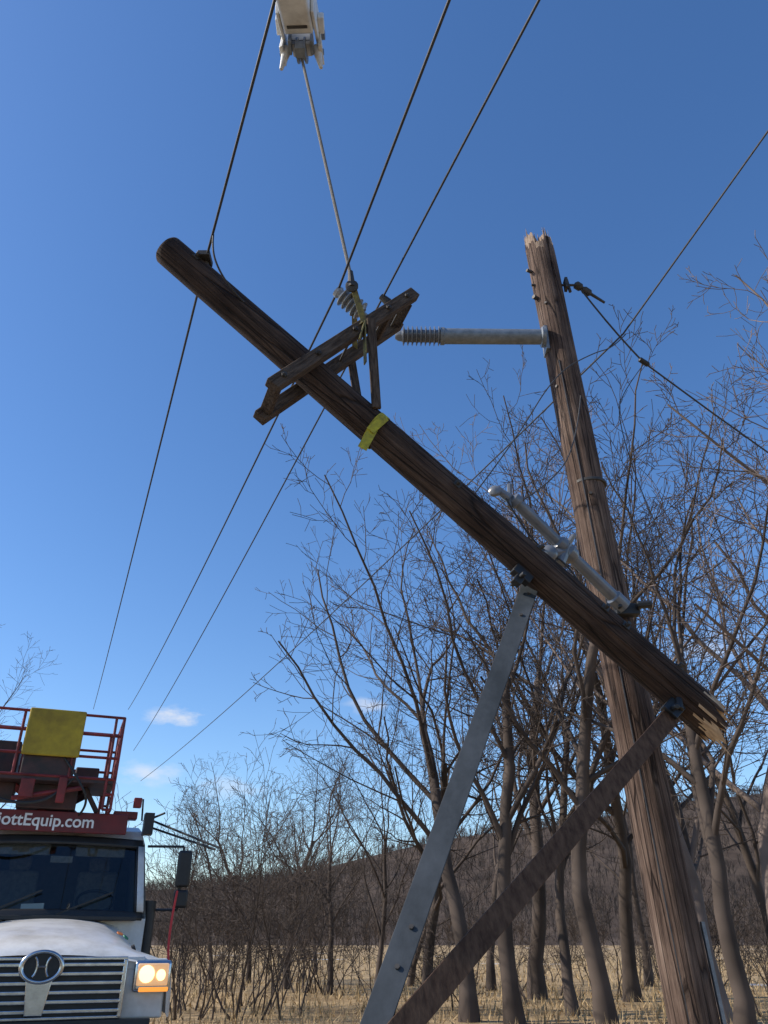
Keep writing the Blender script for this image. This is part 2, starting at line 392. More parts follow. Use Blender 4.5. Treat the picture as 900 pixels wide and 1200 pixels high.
for u,y,h,i,rz in T_: tree(ux(u,y),y,h,i,rz)
for x,y,h,i,rz in[(9.6,14.5,17.5,0,1.0),(11.6,13.0,17,2,2.2),(8.2,18.0,18.5,1,5.0),(7.2,19.5,18,0,3.9),(12.5,18,18,1,2.5)]: tree(x,y,h,i,rz,True)
for x,y,h,i,rz in[(-14,-16,14,0,1),(-6,-24,15,1,2),(9,-20,15,3,3),(16,-9,13,4,4)]: tree(x,y,h,i,rz)  # unseen trees behind the camera, added to reflect in windscreen and chrome

ug=T(77)
PU=dict(levels=3,wob=(.12,.14,.16,.18,.2),up=(.03,.03,.02,.02,.0),n=(7,5,3,2),start=(.2,.2,.2,.2),tap=.22,ang=((20,50),(25,55),(25,60),(25,60)),len=(.5,.5,.5,.5),rf=(.55,.6,.7,.8),rmin=.0045)
rr=random.Random(9)
for i in range(66):
    y=rr.uniform(20,44); u=rr.uniform(200,400) if i<34 else rr.uniform(400,950); x=ux(u,y)
    for j in range(rr.randint(2,5)):
        ug.branch(Vector((x+rr.uniform(-.4,.4),y+rr.uniform(-.4,.4),0)),Vector((rr.gauss(0,.3),rr.gauss(0,.3),1)),rr.uniform(1.4,5.4) if u<400 else rr.uniform(.8,3.0),rr.uniform(.012,.026),0,PU)
me=bpy.data.meshes.new('undergrowth'); me.from_pydata([tuple(v) for v in ug.v],[],ug.f); me.materials.append(bark)
o=bpy.data.objects.new('undergrowth_thicket',me); scene.collection.objects.link(o)

gv=[];gf=[]
for i in range(26000):
    y=12+rr.random()**1.5*70; x=rr.uniform(-.35,.62)*y+rr.uniform(-1,1)
    if (Vector((x,y,0))-rc).dot(rd)<2.4: continue
    if noise.noise(Vector((x*.35,y*.35,0)))<-.25: continue
    h=rr.uniform(.06,.34); a=rr.uniform(0,3.14); wd=rr.uniform(.006,.016)*(1+y/40); k=len(gv)
    dx,dy=math.cos(a)*wd,math.sin(a)*wd
    gv+=[(x-dx,y-dy,0),(x+dx,y+dy,0),(x+rr.gauss(0,.1),y+rr.gauss(0,.1),h)]; gf.append((k,k+1,k+2))
me=bpy.data.meshes.new('dry_grass'); me.from_pydata(gv,[],gf); me.materials.append(mat('dry_grass',(.36,.255,.135),(.50,.375,.21),.9,scale=.8,detail=2,spec=.1))
o=bpy.data.objects.new('dry_grass',me); scene.collection.objects.link(o)

# ---------------------------------------------------------------- utility poles
def pole(name,p0,p1,r0,r1,mats,seed=1,parent=None,amp=.2,band=3):
    p0=Vector(p0);p1=Vector(p1); Ln=(p1-p0).length; rg=random.Random(seed); b=B(); n=48; m=80
    def rad(t,an):
        z=t*Ln
        c=Vector((math.cos(an),math.sin(an),0))
        k=1+.045*noise.noise(Vector((c.x*1.5,c.y*1.5,z*.8+seed)))+.022*noise.noise(Vector((c.x*7,c.y*7,z*.6)))
        ck=noise.noise(Vector((c.x*9+3,c.y*9,z*.35+seed*3)))
        if ck>.34: k-=(ck-.34)*.3
        return (r0+(r1-r0)*t)*k
    jag=[]
    for q in range(n):
        a=2*math.pi*q/n
        v=noise.noise(Vector((math.cos(a)*1.3+seed,math.sin(a)*1.3,2.2)))+.7*noise.noise(Vector((math.cos(a)*4,math.sin(a)*4+seed,.7)))
        jag.append(amp*v*.9+rg.uniform(0,amp*.3)+(amp*.5 if rg.random()<.1 else 0))
    for h,k in((0,.0),(.0,.6),(.006,.93),(.02,1.0)):
        for i in range(n):
            an=2*math.pi*i/n; rr_=rad(0,an)*k; b.v.append(Vector((math.cos(an)*rr_,math.sin(an)*rr_,h)))
    rows=4; cut=Ln-.14
    for j in range(1,m+1):
        t=j/m
        for i in range(n):
            an=2*math.pi*i/n; rr_=rad(t,an)
            zz=.02+t*(cut-.02)
            if j>m-4: zz+=jag[i]*((j-(m-4))/4)
            if j==m: rr_*=.97
            b.v.append(Vector((math.cos(an)*rr_,math.sin(an)*rr_,zz)))
        rows+=1
    outer=rows-1
    for ks,dz in((.86,-.05),(.6,-.02),(.3,.04),(0.02,.0)):
        for i in range(n):
            an=2*math.pi*i/n; rr_=rad(1,an)*ks; b.v.append(Vector((math.cos(an)*rr_,math.sin(an)*rr_,cut+jag[i]*ks*.8+dz+rg.uniform(-.03,.05))))
        rows+=1
    for q in range(rows-1):
        for i in range(n):
            j=(i+1)%n; b.f.append((q*n+i,q*n+j,(q+1)*n+j,(q+1)*n+i))
            bare = q>=outer or (q>=outer-band and noise.noise(Vector((i*.5,q*.3,seed)))>.05+.35*(outer-1-q)/max(1,band))
            b.m.append(1 if bare else 0)
    for q in range(44):
        an=rg.uniform(0,6.28); rr_=r1*math.sqrt(rg.random())*.93; x,y=math.cos(an)*rr_,math.sin(an)*rr_
        jj=jag[int(an/6.2832*n)%n]*rr_/r1
        b.tube((x,y,cut-.12+jj),(x+rg.gauss(0,.014),y+rg.gauss(0,.014),cut+jj+rg.uniform(0,amp*.85)),rg.uniform(.008,.024),.001,5,1)
    o=b.obj('pole_shaft' if parent else name,mats,parent)
    o.location=p0; o.rotation_euler=(p1-p0).to_track_quat('Z','Y').to_euler()
    return o

SP=empty('broken_utility_pole')
pb=Vector((2.18,6.3,-.3)); pt=Vector((1.795,6.3,8.74))
oldwood=mat('weathered_split_wood',(.40,.29,.20),(.15,.10,.07),.85,scale=30,stretch=(3,3,.4),bump=.4)
pole('x',pb,pt,.172,.158,[M['pole2'],oldwood],seed=3,parent=SP,amp=.26,band=1)
def spx(z): return 2.18-.0427*(z)
zi=7.15
b=B(); b.box((spx(zi)-.155,6.27,zi),(.04,.16,.32)); b.tube((spx(zi)-.12,6.25,zi+.1),(spx(zi)-.2,6.2,zi+.1),.022,n=6); b.tube((spx(zi)-.12,6.25,zi-.1),(spx(zi)-.2,6.2,zi-.1),.022,n=6)
b.obj('mounting_plate',M['galv'],SP,bevel=.006)
base=Vector((spx(zi)-.17,6.2,zi)); tip=Vector((.15,6.25,zi+.06)); ax=(tip-base)
b=B(); b.lathe(base,ax,[(0,.11),(.04,.11),(.05,.08),(ax.length-.5,.084),(ax.length-.49,.094),(ax.length-.45,.094)],24); b.obj('insulator_arm',M['galv'],SP)
b=B(); b.lathe(base,ax,ribs(9,.42,.068,.106,ax.length-.455),28); b.lathe(base,ax,[(ax.length-.04,.06),(ax.length+.0,.055),(ax.length+.03,.035)],16)
b.obj('ribbed_insulator',M['porcd'],SP)
zt=7.95
b=B(); b.tube((spx(zt)-.2,6.25,zt),(spx(zt)+.3,6.25,zt),.014,n=8); b.box((spx(zt)+.18,6.24,zt),(.03,.09,.14)); b.lathe((spx(zt)+.28,6.25,zt+.02),(.9,.3,-.45),[(0,.02),(.02,.045),(.08,.045),(.1,.025),(.13,.042),(.2,.04),(.22,.018),(.4,.014)],14)
b.tube((spx(zt)+.2,6.25,zt+.08),(spx(zt)+.22,6.25,zt-.10),.018,n=8)
b.obj('dead_end_clamp',M['bolt'],SP)
b=B()
rb_=random.Random(4)
for z in(7.6,6.5,5.2,4.0,2.7):
    an=rb_.uniform(math.pi*1.1,math.pi*1.9); r_=.165
    p=Vector((spx(z)+math.cos(an)*r_*.85,6.3+math.sin(an)*r_*.85,z)); q=Vector((spx(z)+math.cos(an)*(r_+.02),6.3+math.sin(an)*(r_+.02),z)); b.tube(p,q,.016,n=6)
b.tube((spx(8.15)-.17,6.25,8.15),(spx(8.15)-.23,6.22,8.15),.02,n=6); b.tube((spx(7.75)-.17,6.25,7.75),(spx(7.75)-.21,6.22,7.75),.025,n=6)
b.obj('bolt_heads',M['bolt'],SP)
b=B(); pp=[Vector((spx(z)-.09,6.3-.150,z)) for z in [0+.4*i for i in range(18)]]; b.path(pp,.006,6); b.obj('ground_wire',M['wire'],SP)
b=B(); b.prism([(-.02,-.012),(.02,-.012),(.02,.012),(-.02,.012)],(spx(0)+.165,6.22,0),(spx(1.7)+.165,6.22,1.7),(0,1,0)); b.obj('cable_guard',M['galv'],SP)
b=B()
b.lathe((spx(5.35),6.3,5.35),(-.0427,0,1),[(0,.166),(.005,.172),(.03,.172),(.035,.166)],32)
b.obj('wire_band',M['bolt'],SP)
S1=Vector((1.05,5.50,4.79)); S2=Vector((2.02,6.05,4.04)); sd=(S2-S1).normalized(); SL=(S2-S1).length
b=B()
b.lathe(S1,sd,[(0,.02),(.02,.06),(.07,.07),(.09,.045),(.12,.05),(.14,.05),(SL*.40,.05),(SL*.41,.075),(SL*.45,.08),(SL*.47,.055),(SL*.5,.08),(SL*.54,.075),(SL*.56,.052),(SL*.9,.054),(SL*.91,.07),(SL,.07)],20)
b.tube(S1+Vector((0,0,-.03))-sd*.02,S1+Vector((-.11,-.02,.06)),.04,.03,10); b.tube(S1-Vector((.02,0,.09)),S1+Vector((.0,.0,.12)),.022,n=8)
b.lathe(S1+Vector((-.13,-.02,.02)),(-.3,-1,.2),[(0,.03),(.02,.05),(.05,.05),(.07,.02)],12)
m_=S1+sd*SL*.47
b.tube(m_+Vector((-.06,-.03,-.15)),m_+Vector((.02,0,.03)),.045,.055,10); b.tube(m_+Vector((-.16,-.04,-.08)),m_+Vector((-.02,-.02,-.04)),.045,.05,10)
b.lathe(m_+Vector((-.15,-.06,-.08)),(-.2,-1,0),[(0,.06),(.03,.075),(.06,.06),(.08,.02)],14)
b.tube(m_,m_+Vector((.09,-.02,.12)),.03,.02,8)
b.obj('strut_insulator',M['porcd'],SP)
b=B(); b.box(S2+Vector((.03,.03,-.02)),(.2,.09,.10)); b.tube(S2+Vector((.1,-.04,0)),S2+Vector((.22,-.06,0)),.035,n=6); b.tube(S2+Vector((-.05,-.08,-.02)),S2+Vector((-.05,.12,-.02)),.02,n=6)
b.obj('strut_bracket',M['black'],SP,bevel=.008)

FP=empty('fallen_pole_section')
A=Vector((-1.80,4.50,6.58)); Bq=Vector((2.56,5.82,2.93)); d=(Bq-A).normalized()
pole('x',A,Bq,.128,.150,[M['pole'],M['splinter']],seed=8,parent=FP,amp=.2,band=3)
PL=(Bq-A).length
P=Vector((-.60,4.865,5.575)); c=Vector((.554,.311,.772)).normalized(); c=(c-d*c.dot(d)).normalized(); n_=c.cross(d).normalized()
def alongZ(name,parts,material,parent):
    """timber pieces meshed along their own local Z so that the grain runs with them"""
    for (p0,p1,w_,h_,side,nm) in parts:
        p0=Vector(p0);p1=Vector(p1);Z=(p1-p0).normalized();X=Vector(side);X=(X-Z*X.dot(Z)).normalized();Y=Z.cross(X)
        bb=B(); bb.box((0,0,(p1-p0).length/2),(w_,h_,(p1-p0).length)); o=bb.obj(nm,material,parent,bevel=.008)
        mt=Matrix((X,Y,Z)).transposed(); o.rotation_euler=mt.to_euler(); o.location=p0
alongZ('c',[(P+n_*(.185*sg)-c*.55,P+n_*(.185*sg)+c*1.45,.11,.085,d,'crossarm_front' if sg<0 else 'crossarm_back') for sg in(-1,1)],M['armwood'],FP)
alongZ('b',[(P+c*.72+n_*(.245*sg),P+d*.62+n_*(.15*sg)+c*.04,.075,.03,d,'arm_brace_front' if sg<0 else 'arm_brace_back') for sg in(-1,1)],M['armwood'],FP)
b=B(); b.box(P+c*1.36,(.13,.28,.02),d,n_,c); b.box(P-c*.48,(.09,.28,.05),d,n_,c); b.box(P+c*1.05,(.09,.28,.06),d,n_,c); b.obj('arm_spacers',M['armwood'],FP,bevel=.005)
b=B()
for t in(-.42,0,.5,1.0,1.3):
    b.tube(P+c*t-n_*.26,P+c*t+n_*.26,.011,n=8)
    for sg in(-1,1): b.tube(P+c*t+n_*(.228*sg),P+c*t+n_*(.25*sg),.022,n=6)
b.obj('through_bolts',M['bolt'],FP)
def insul(p,ax,sc=1.0,nm='pin_insulator'):
    b=B(); ax=Vector(ax).normalized()
    b.lathe(p,ax,[(h*sc,r*sc) for h,r in([(0,.02),(.06,.02)]+ribs(5,.24,.05,.088,.06)+[(.31,.04),(.33,.055),(.36,.05),(.37,.02)])],24)
    b.obj(nm,M['porc'],FP)
insul(P+c*.78-n_*.185-d*.05,-d)
insul(P+c*.30+n_*.185+d*.05,d*.9-c*.1,.7)
b=B(); b.tube(P+c*1.36-d*.05,P+c*1.36-d*.17,.02,n=8); b.tube(P+c*1.36-d*.15,P+c*1.36-d*.24,.04,.03,10); b.obj('wire_clamp',M['bolt'],FP)
ptc=A+d*.47
b=B(); b.tube(ptc+Vector((0,0,.08)),ptc+Vector((-.02,-.1,.2)),.03,.025,8); b.box(ptc+Vector((-.02,-.1,.19)),(.1,.14,.05)); b.obj('pole_top_clamp',M['bolt'],FP,bevel=.005)
b=B()
for t,ang in((.28,.3),(3.1,0),(3.9,.5),(4.55,.2),(4.75,.2),(5.25,.6),(.2,2.0)):
    p=A+d*t; r_=.128+.022*t/PL; v=(-n_*math.cos(ang)+c*math.sin(ang))
    b.box(p+v*(r_+.004),(.06,.06,.008),d,d.cross(v).normalized(),v); b.tube(p+v*r_,p+v*(r_+.04),.018,n=6)
b.obj('bolts',M['bolt'],FP)
bp_=A+d*3.92
b=B(); b.box(bp_-n_*.02-c*.16,(.16,.07,.10),d,n_,c); b.box(bp_-n_*.02-c*.235,(.07,.06,.09),d,n_,c); b.tube(bp_-c*.21-n_*.1,bp_-c*.21+n_*.09,.02,n=8)
b.obj('brace_bracket',M['black'],FP,bevel=.008)
sp_=A+d*2.33
b=B(); nseg=28
for off in(-.035,.035):
    for i in range(nseg):
        an=2*math.pi*i/nseg
        rr_=.146+.006*math.sin(an*3); b.v.append(sp_+d*(off+.02*math.sin(an))+(c*math.cos(an)+n_*math.sin(an))*rr_)
for i in range(nseg):
    j=(i+1)%nseg; b.f.append((i,j,nseg+j,nseg+i)); b.m.append(0)
b.beam(sp_-c*.12-n_*.12,sp_-c*.12-n_*.14+Vector((-.09,-.03,-.22)),.075,.006,d)
b.beam(sp_+c*.02-n_*.158,sp_-c*.17-n_*.13,.07,.006,d)
so_=b.obj('sling_choker',M['yellow'],FP,smooth=False); md=so_.modifiers.new('t','SOLIDIFY'); md.thickness=.006
hook=Vector((-.27,4.72,6.42))
b=B()
b.beam(hook,P+c*.62-n_*.25,.05,.01,d); b.beam(hook+Vector((.02,0,0)),P+c*.75+n_*.2,.05,.01,d)
b.beam(P+c*.62-n_*.25,P+c*.5+n_*.0-d*.07,.05,.01,n_); b.beam(P+c*.62-n_*.25,P+c*.42-n_*.24+d*.1,.05,.01,n_)
b.beam(P+c*.62-n_*.25,P+c*.3-n_*.2+d*.28,.05,.01,n_)
b.obj('lifting_sling',mat('dirty_webbing',(.24,.21,.06),(.09,.08,.055),.9,scale=25),FP)
b=B(); b.tube(hook+Vector((0,0,-.05)),hook+Vector((-.015,0,.13)),.034,.022,10); b.lathe(hook+Vector((0,-.02,-.04)),(0,1,.2),[(0,.03),(.01,.055),(.03,.055),(.04,.03)],12); b.obj('hook',M['bolt'],FP)

def LPf(w,t=.012,f=.10): return [(-w,0),(w,0),(w,t),(-w+t,t),(-w+t,f),(-w,f)]
BR=empty('steel_brace')
t0=Vector((1.13,5.45,3.98)); g0=Vector((-.58,3.60,0)); b=B(); b.prism(LPf(.068),g0,t0,(1,.1,.45)); b.obj('angle_bar',M['galvdark'],BR,smooth=False,bevel=.003)
ax1=(t0-g0).normalized(); b=B()
sx=Vector((1,.1,.45)); sx=(sx-ax1*sx.dot(ax1)).normalized(); sy=ax1.cross(sx)
for t in(.15,.3,1.75,1.95,4.35,4.6):
    b.tube(g0+ax1*t+sx*.01,g0+ax1*t-sy*.012+sx*.01,.013,n=6)
b.obj('bolts',M['bolt'],BR)
BR2=empty('rusty_brace')
t1=Vector((2.10,5.60,3.02)); g1=Vector((-1.32,3.16,0)); b=B(); b.prism(LPf(.062,.014,.09),g1,t1,(.6,-.1,-.8)); b.obj('angle_bar',M['rust'],BR2,smooth=False,bevel=.003)
ax2=(t1-g1).normalized(); b=B(); b.box(t1+Vector((.02,.03,.05)),(.16,.10,.14),ax2,Vector((0,1,0)),Vector((0,1,0)).cross(ax2)*-1); b.tube(t1+Vector((0,-.12,.03)),t1+Vector((0,.12,.05)),.022,n=6); b.tube(t1+Vector((0.05,-.02,.03)),t1+Vector((0.1,.08,.24)),.03,n=8)
b.obj('end_bracket',M['black'],BR2,bevel=.006)

# ---------------------------------------------------------------- conductors
def sag(a,b_,k,s_):
    a=Vector(a);b_=Vector(b_); return [a.lerp(b_,i/k)-Vector((0,0,s_*4*(i/k)*(1-i/k))) for i in range(k+1)]
w1=Vector((-1.45,4.48,6.47)); w2=P+c*.78-n_*.185-d*.40; w3=P+c*1.36-d*.22
def line(near,mid,far,r,s_=.25):
    near=Vector(near);mid=Vector(mid);far=Vector(far)
    ext=mid+(near-mid)*7
    b=B(); b.path(sag(far,mid,16,s_)+[near,ext],r,8); b.obj('power_line',M['wire'])
line((-.68,2.64,6.73),w1,(-12.5,33,10.2),.0105)
line((.39,2.53,6.5),w2,(-10,30,9.4),.0105)
line((.95,2.59,6.62),w3,(-9.8,30.8,8.0),.0095)
line((3.5,4.44,8.03),(2.58,6.32,7.3),(-9.5,31.3,6.95),.0095)
b=B(); b.path(sag((spx(zt)+.33,6.26,zt-.02),(2.9,6.7,7.23),5,.04)+sag((2.9,6.7,7.23),(12,12,5.2),10,.3)[1:],.010); b.obj('guy_wire',M['wire'])
b=B(); b.lathe((2.85,6.68,7.26),(1,.35,-.5),[(0,.01),(.01,.03),(.12,.03),(.14,.01)],10); b.obj('line_splice',M['black'])
curve('jumper_wire',[(-1.36,4.28,6.50),(-1.36,4.3,6.35),(-1.30,4.38,6.2),(-1.2,4.5,6.1),(-1.12,4.58,6.06)],.008,M['wire'])
curve('jumper_wire',[(2.6,6.3,7.28),(2.4,6.2,7.0),(2.15,6.1,6.85),(1.7,6.0,6.5),(1.2,5.9,5.6),(.7,5.5,4.75)],.006,M['wire'])
curve('jumper_wire',[(2.9,6.7,7.2),(2.5,6.4,6.6),(2.3,6.2,6.1),(2.6,6.6,5.2),(3.2,7.2,4.2)],.005,M['wire'])
curve('jumper_wire',[(1.05,5.5,4.7),(1.4,5.7,5.0),(1.8,6.0,5.6),(1.95,6.1,6.3)],.006,M['wire'])
curve('jumper_wire',[(1.0,5.45,4.75),(1.2,5.6,4.4),(1.5,5.7,4.3),(1.6,5.75,4.1)],.008,M['wire'])

# ---------------------------------------------------------------- crane boom overhead
CB=empty('crane_boom')
tipP=Vector((-.84,4.55,9.75)); baseP=Vector((-1.6,-9,4.0)); bd=(baseP-tipP).normalized()
sX=Vector((1,0,0)); sX=(sX-bd*sX.dot(bd)).normalized(); sZ=bd.cross(sX)
if sZ.z<0: sZ=-sZ
b=B(); b.beam(tipP+bd*.22,baseP,.30,.34,sX); b.obj('boom_section',M['boomwhite'],CB,bevel=.03)
b=B(); b.beam(baseP+Vector((0,-.2,.2)),(-1.6,-9.2,0),.9,.9,(1,0,0)); b.obj('boom_pedestal',M['boomwhite'],CB,bevel=.04)
b=B()
for sg in(-1,1):
    x_=sX*(.17*sg)
    b.beam(tipP+bd*.5+x_,tipP-bd*.05+x_,.03,.30,sX)
    b.prism([(-.02,-.10),(.02,-.12),(.02,.12),(-.02,.10)],tipP+x_-bd*.02,tipP+x_+Vector((.03*sg,.06,-.26)),sX)
    b.tube(tipP+x_*.9+Vector((0,.03,-.18)),tipP+x_*1.2+Vector((0,.08,-.45)),.055,.02,8)
    b.box(tipP+x_*1.25+bd*.16,(.06,.16,.10))
b.beam(tipP+Vector((0,.0,-.05)),tipP+Vector((0,.04,-.2)),.20,.16,sX)
b.obj('boom_head',M['boomwhite'],CB,bevel=.012)
b=B()
b.box(tipP-sZ*.172+bd*.34,(.20,.03,.02),sX,bd,sZ); b.box(tipP-sZ*.16+bd*.08,(.22,.07,.04),sX,bd,sZ)
b.obj('boom_underside_plate',M['bolt'],CB)
b=B(); b.lathe(tipP-sX*.05+Vector((0,.04,-.2)),sX,[(0,.12),(.02,.12),(.03,.09),(.07,.09),(.08,.12),(.1,.12)],24)
for sg in(-1,1):
    b.tube(tipP+sX*(.19*sg)+Vector((0,.0,.0)),tipP+sX*(.23*sg),.05,n=12); b.tube(tipP+sX*(.19*sg)+Vector((0,.05,-.22)),tipP+sX*(.225*sg)+Vector((0,.05,-.22)),.03,n=12)
b.box(tipP+Vector((0,-.05,-.34)),(.10,.10,.12)); b.box(tipP+Vector((-.11,-.04,-.22)),(.03,.14,.16)); b.box(tipP+Vector((.11,-.04,-.22)),(.03,.14,.16)); b.obj('sheave',M['galv'],CB)
b=B(); b.path(sag(tipP+Vector((.0,.05,-.3)),hook+Vector((-.015,0,.1)),6,0),.015,8); b.obj('winch_rope',M['wirelt'],CB)

# ---------------------------------------------------------------- bucket truck
TR=empty('bucket_truck',(-3.25,8.47,0),R(21))
half=[
 (-.02,[(0,1.46),(.48,1.45),(.78,1.40),(.98,1.38),(1.14,1.34),(1.19,1.2),(1.19,.92)]),
 (.06,[(0,1.54),(.48,1.525),(.80,1.46),(1.0,1.43),(1.20,1.38),(1.25,1.22),(1.25,.92)]),
 (.30,[(0,1.62),(.48,1.60),(.78,1.52),(.96,1.45),(1.20,1.42),(1.27,1.25),(1.27,.92)]),
 (.90,[(0,1.72),(.45,1.70),(.74,1.62),(.88,1.48),(1.17,1.42),(1.27,1.25),(1.27,.92)]),
 (1.5,[(0,1.79),(.45,1.77),(.76,1.69),(.90,1.52),(1.12,1.38),(1.22,1.2),(1.22,.92)]),
 (1.8,[(0,1.82),(.45,1.80),(.80,1.72),(.93,1.54),(1.05,1.36),(1.14,1.15),(1.14,.92)])]
b=B(); W=13
for y,pts in half:
    row=[Vector((-x,y,z)) for x,z in pts[::-1]]+[Vector((x,y,z)) for x,z in pts[1:]]
    b.v+=row
for j in range(len(half)-1):
    for i in range(W-1):
        k=j*W+i; b.f.append((k,k+1,k+W+1,k+W)); b.m.append(0)
b.obj('hood',M['white'],TR,subsurf=2)
b=B(); b.box((0,.05,1.17),(2.34,.08,.5)); b.box((0,.04,1.38),(1.9,.07,.12)); b.obj('front_panel',M['white'],TR,bevel=.02)
b=B(); b.box((0,-.005,1.18),(1.56,.05,.46)); b.obj('grille_recess',M['black'],TR)
b=B()
for i in range(6):
    b.box((0,-.05,1.00+.075*i),(1.50,.05,.034))
for x in(-.76,.76): b.box((x,-.045,1.18),(.04,.05,.48))
b.box((0,-.04,1.425),(1.56,.05,.03)); b.box((0,-.04,.945),(1.56,.05,.03))
b.obj('grille_bars',M['chrome'],TR,bevel=.008)
b=B(); k=0
b.v=[Vector(p) for p in((-.12,-.09,1.28),(.12,-.09,1.28),(.075,-.09,.97),(-.075,-.09,.97),(-.13,-.04,1.29),(.13,-.04,1.29),(.085,-.04,.96),(-.085,-.04,.96))]
b.f=[(0,1,2,3),(0,4,5,1),(1,5,6,2),(2,6,7,3),(3,7,4,0)]; b.m=[0]*5
b.obj('grille_shield',M['chrome'],TR,bevel=.006)
def torus(name,R_,r_,loc,rot,sc,material,parent):
    bpy.ops.mesh.primitive_torus_add(major_radius=R_,minor_radius=r_,major_segments=40,minor_segments=10,location=(0,0,0))
    to=bpy.context.object; to.name=name; to.parent=parent; to.location=loc; to.rotation_euler=rot; to.scale=sc; to.data.materials.append(material)
    for p in to.data.polygons: p.use_smooth=True
torus('emblem_ring',.155,.022,(0,-.10,1.36),(R(90),0,0),(1.15,.8,1),M['chrome'],TR)
b=B(); b.lathe((0,-.075,1.36),(0,-1,0),[(0,.15),(.02,.145)],32); e_=b.obj('emblem_back',M['black'],TR); e_.scale=(1.12,1,.82); e_.location=(0,0,1.36*.18)
b=B()
for sg in(-1,1):
    pp=[(sg*(.085+.045*math.cos(a)),-.1,1.36+.085*math.sin(a)) for a in [math.pi*(.62+.76*i/8) for i in range(9)]]
    b.path(pp,.010,6)
b.tube((-.045,-.1,1.36),(.045,-.1,1.36),.010,n=6); b.obj('emblem_mark',M['chrome'],TR)
for sg,nm in((-1,'left'),(1,'right')):
    b=B(); b.box((sg*1.03,-.02,1.27),(.36,.10,.27)); b.obj('headlight_housing_'+nm,M['chrome'],TR,bevel=.035)
    b=B(); b.box((sg*1.03,-.065,1.285),(.30,.03,.19)); b.obj('headlight_lens_'+nm,M['lamp'],TR,bevel=.02)
    b=B(); b.lathe((sg*.97,-.082,1.29),(0,-1,0),[(0,.075),(.012,.07),(.02,.045)],24); b.lathe((sg*1.11,-.078,1.28),(sg*.3,-1,0),[(0,.05),(.01,.045),(.018,.03)],20); b.obj('headlight_bulb_'+nm,M['lampon'],TR)
    b=B(); b.box((sg*1.05,-.065,1.16),(.28,.03,.04)); b.obj('amber_lamp_'+nm,M['amber'],TR,bevel=.01)
b=B(); b.box((0,-.18,.70),(2.42,.22,.34)); b.obj('bumper',M['white'],TR,bevel=.05)
b=B(); b.box((0,-.07,.90),(2.1,.08,.05)); b.obj('bumper_gap',M['black'],TR)
prof=[(1.78,.9,1.06),(1.76,1.80,1.07),(2.16,2.66,.98),(2.28,2.82,.93),(2.55,2.90,.90),(3.5,2.90,.92),(3.72,2.75,.95),(3.78,.9,1.06)]
# cab shell : windscreen opening left open
b=B(); n=len(prof)
for sg in(-1,1):
    for y,z,hw in prof: b.v.append(Vector((sg*hw,y,z)))
for i in range(n):
    if i==1: continue
    j=(i+1)%n; b.f.append((i,j,n+j,n+i)); b.m.append(0)
b.f.append(tuple(range(n))); b.m.append(0); b.f.append(tuple(range(n,2*n))[::-1]); b.m.append(0)
cabo=b.obj('cab',M['white'],TR,smooth=False)
# interior liner, slightly inside the shell
ip=[(1.83,1.2,1.02),(1.83,1.79,1.02),(2.20,2.60,.94),(2.34,2.76,.90),(3.45,2.80,.88),(3.55,1.2,1.0)]
b=B(); n=len(ip)
for sg in(-1,1):
    for y,z,hw in ip: b.v.append(Vector((sg*hw,y,z)))
for i in range(n):
    if i==1: continue
    j=(i+1)%n; b.f.append((i,j,n+j,n+i)); b.m.append(0)
b.f.append(tuple(range(n))); b.m.append(0); b.f.append(tuple(range(n,2*n))[::-1]); b.m.append(0)
b.obj('cab_liner',M['interior'],TR,smooth=False)
b=B(); b.box((0,2.0,1.72),(1.96,.40,.22)); b.box((.45,2.0,1.86),(.5,.25,.08)); b.obj('dashboard',M['black'],TR,bevel=.03)
b=B()
for x in(-.5,.5):
    b.box((x,3.0,1.95),(.52,.16,.85)); b.box((x,2.98,2.47),(.28,.12,.2)); b.box((x,2.75,1.5),(.52,.5,.2))
b.obj('seats',M['seat'],TR,bevel=.05)
torus('steering_wheel',.22,.018,(.48,2.32,2.0),(R(35),0,0),(1,1,1),M['black'],TR)
b=B(); b.box((-.45,2.22,2.57),(.6,.03,.14)); b.box((.45,2.22,2.57),(.6,.03,.14)); b.box((0,2.1,2.45),(.26,.03,.08)); b.obj('sun_visors',M['seat'],TR,bevel=.01)
b=B(); b.beam((-.35,1.99,1.86),(-.1,1.93,1.87),.18,.02,(0,0,1)); b.obj('dash_papers',M['signtext'],TR)
nrm=Vector((0,-.9065,.42)).normalized()
def wp(x,t,off):
    y=1.76+.40*t; z=1.80+.86*t; return Vector((x,y,z))+nrm*(off-.06*(x/1.0)**2*1.0+.03)
def sheet(x0,x1,t0,t1,off,top=.93,b=None):
    b=b or B(); nx_,nz_=14,4; k0=len(b.v)
    for j in range(nz_+1):
        t=t0+(t1-t0)*j/nz_; s_=1-(1-top)*t
        for i in range(nx_+1): b.v.append(wp((x0+(x1-x0)*i/nx_)*s_,t,off))
    for j in range(nz_):
        for i in range(nx_): k=k0+j*(nx_+1)+i; b.f.append((k,k+1,k+nx_+2,k+nx_+1)); b.m.append(0)
    return b
sb=sheet(-1.02,1.02,-.02,.07,.022); sheet(-1.02,1.02,.93,1.04,.022,b=sb); o=sb.obj('windscreen_seal_edges',M['black'],TR); o.modifiers.new('s','SOLIDIFY').thickness=.03
sb=sheet(-1.03,-.955,.07,.93,.022); sheet(.955,1.03,.07,.93,.022,b=sb); o=sb.obj('windscreen_pillar_trim',M['white'],TR); o.modifiers.new('s','SOLIDIFY').thickness=.06
sb=sheet(-.955,-.935,.07,.93,.026); sheet(.935,.955,.07,.93,.026,b=sb); o=sb.obj('windscreen_seal_sides',M['black'],TR); o.modifiers.new('s','SOLIDIFY').thickness=.03
o=sheet(-.95,.95,.05,.95,.012).obj('windscreen',M['glass'],TR)
b=B()
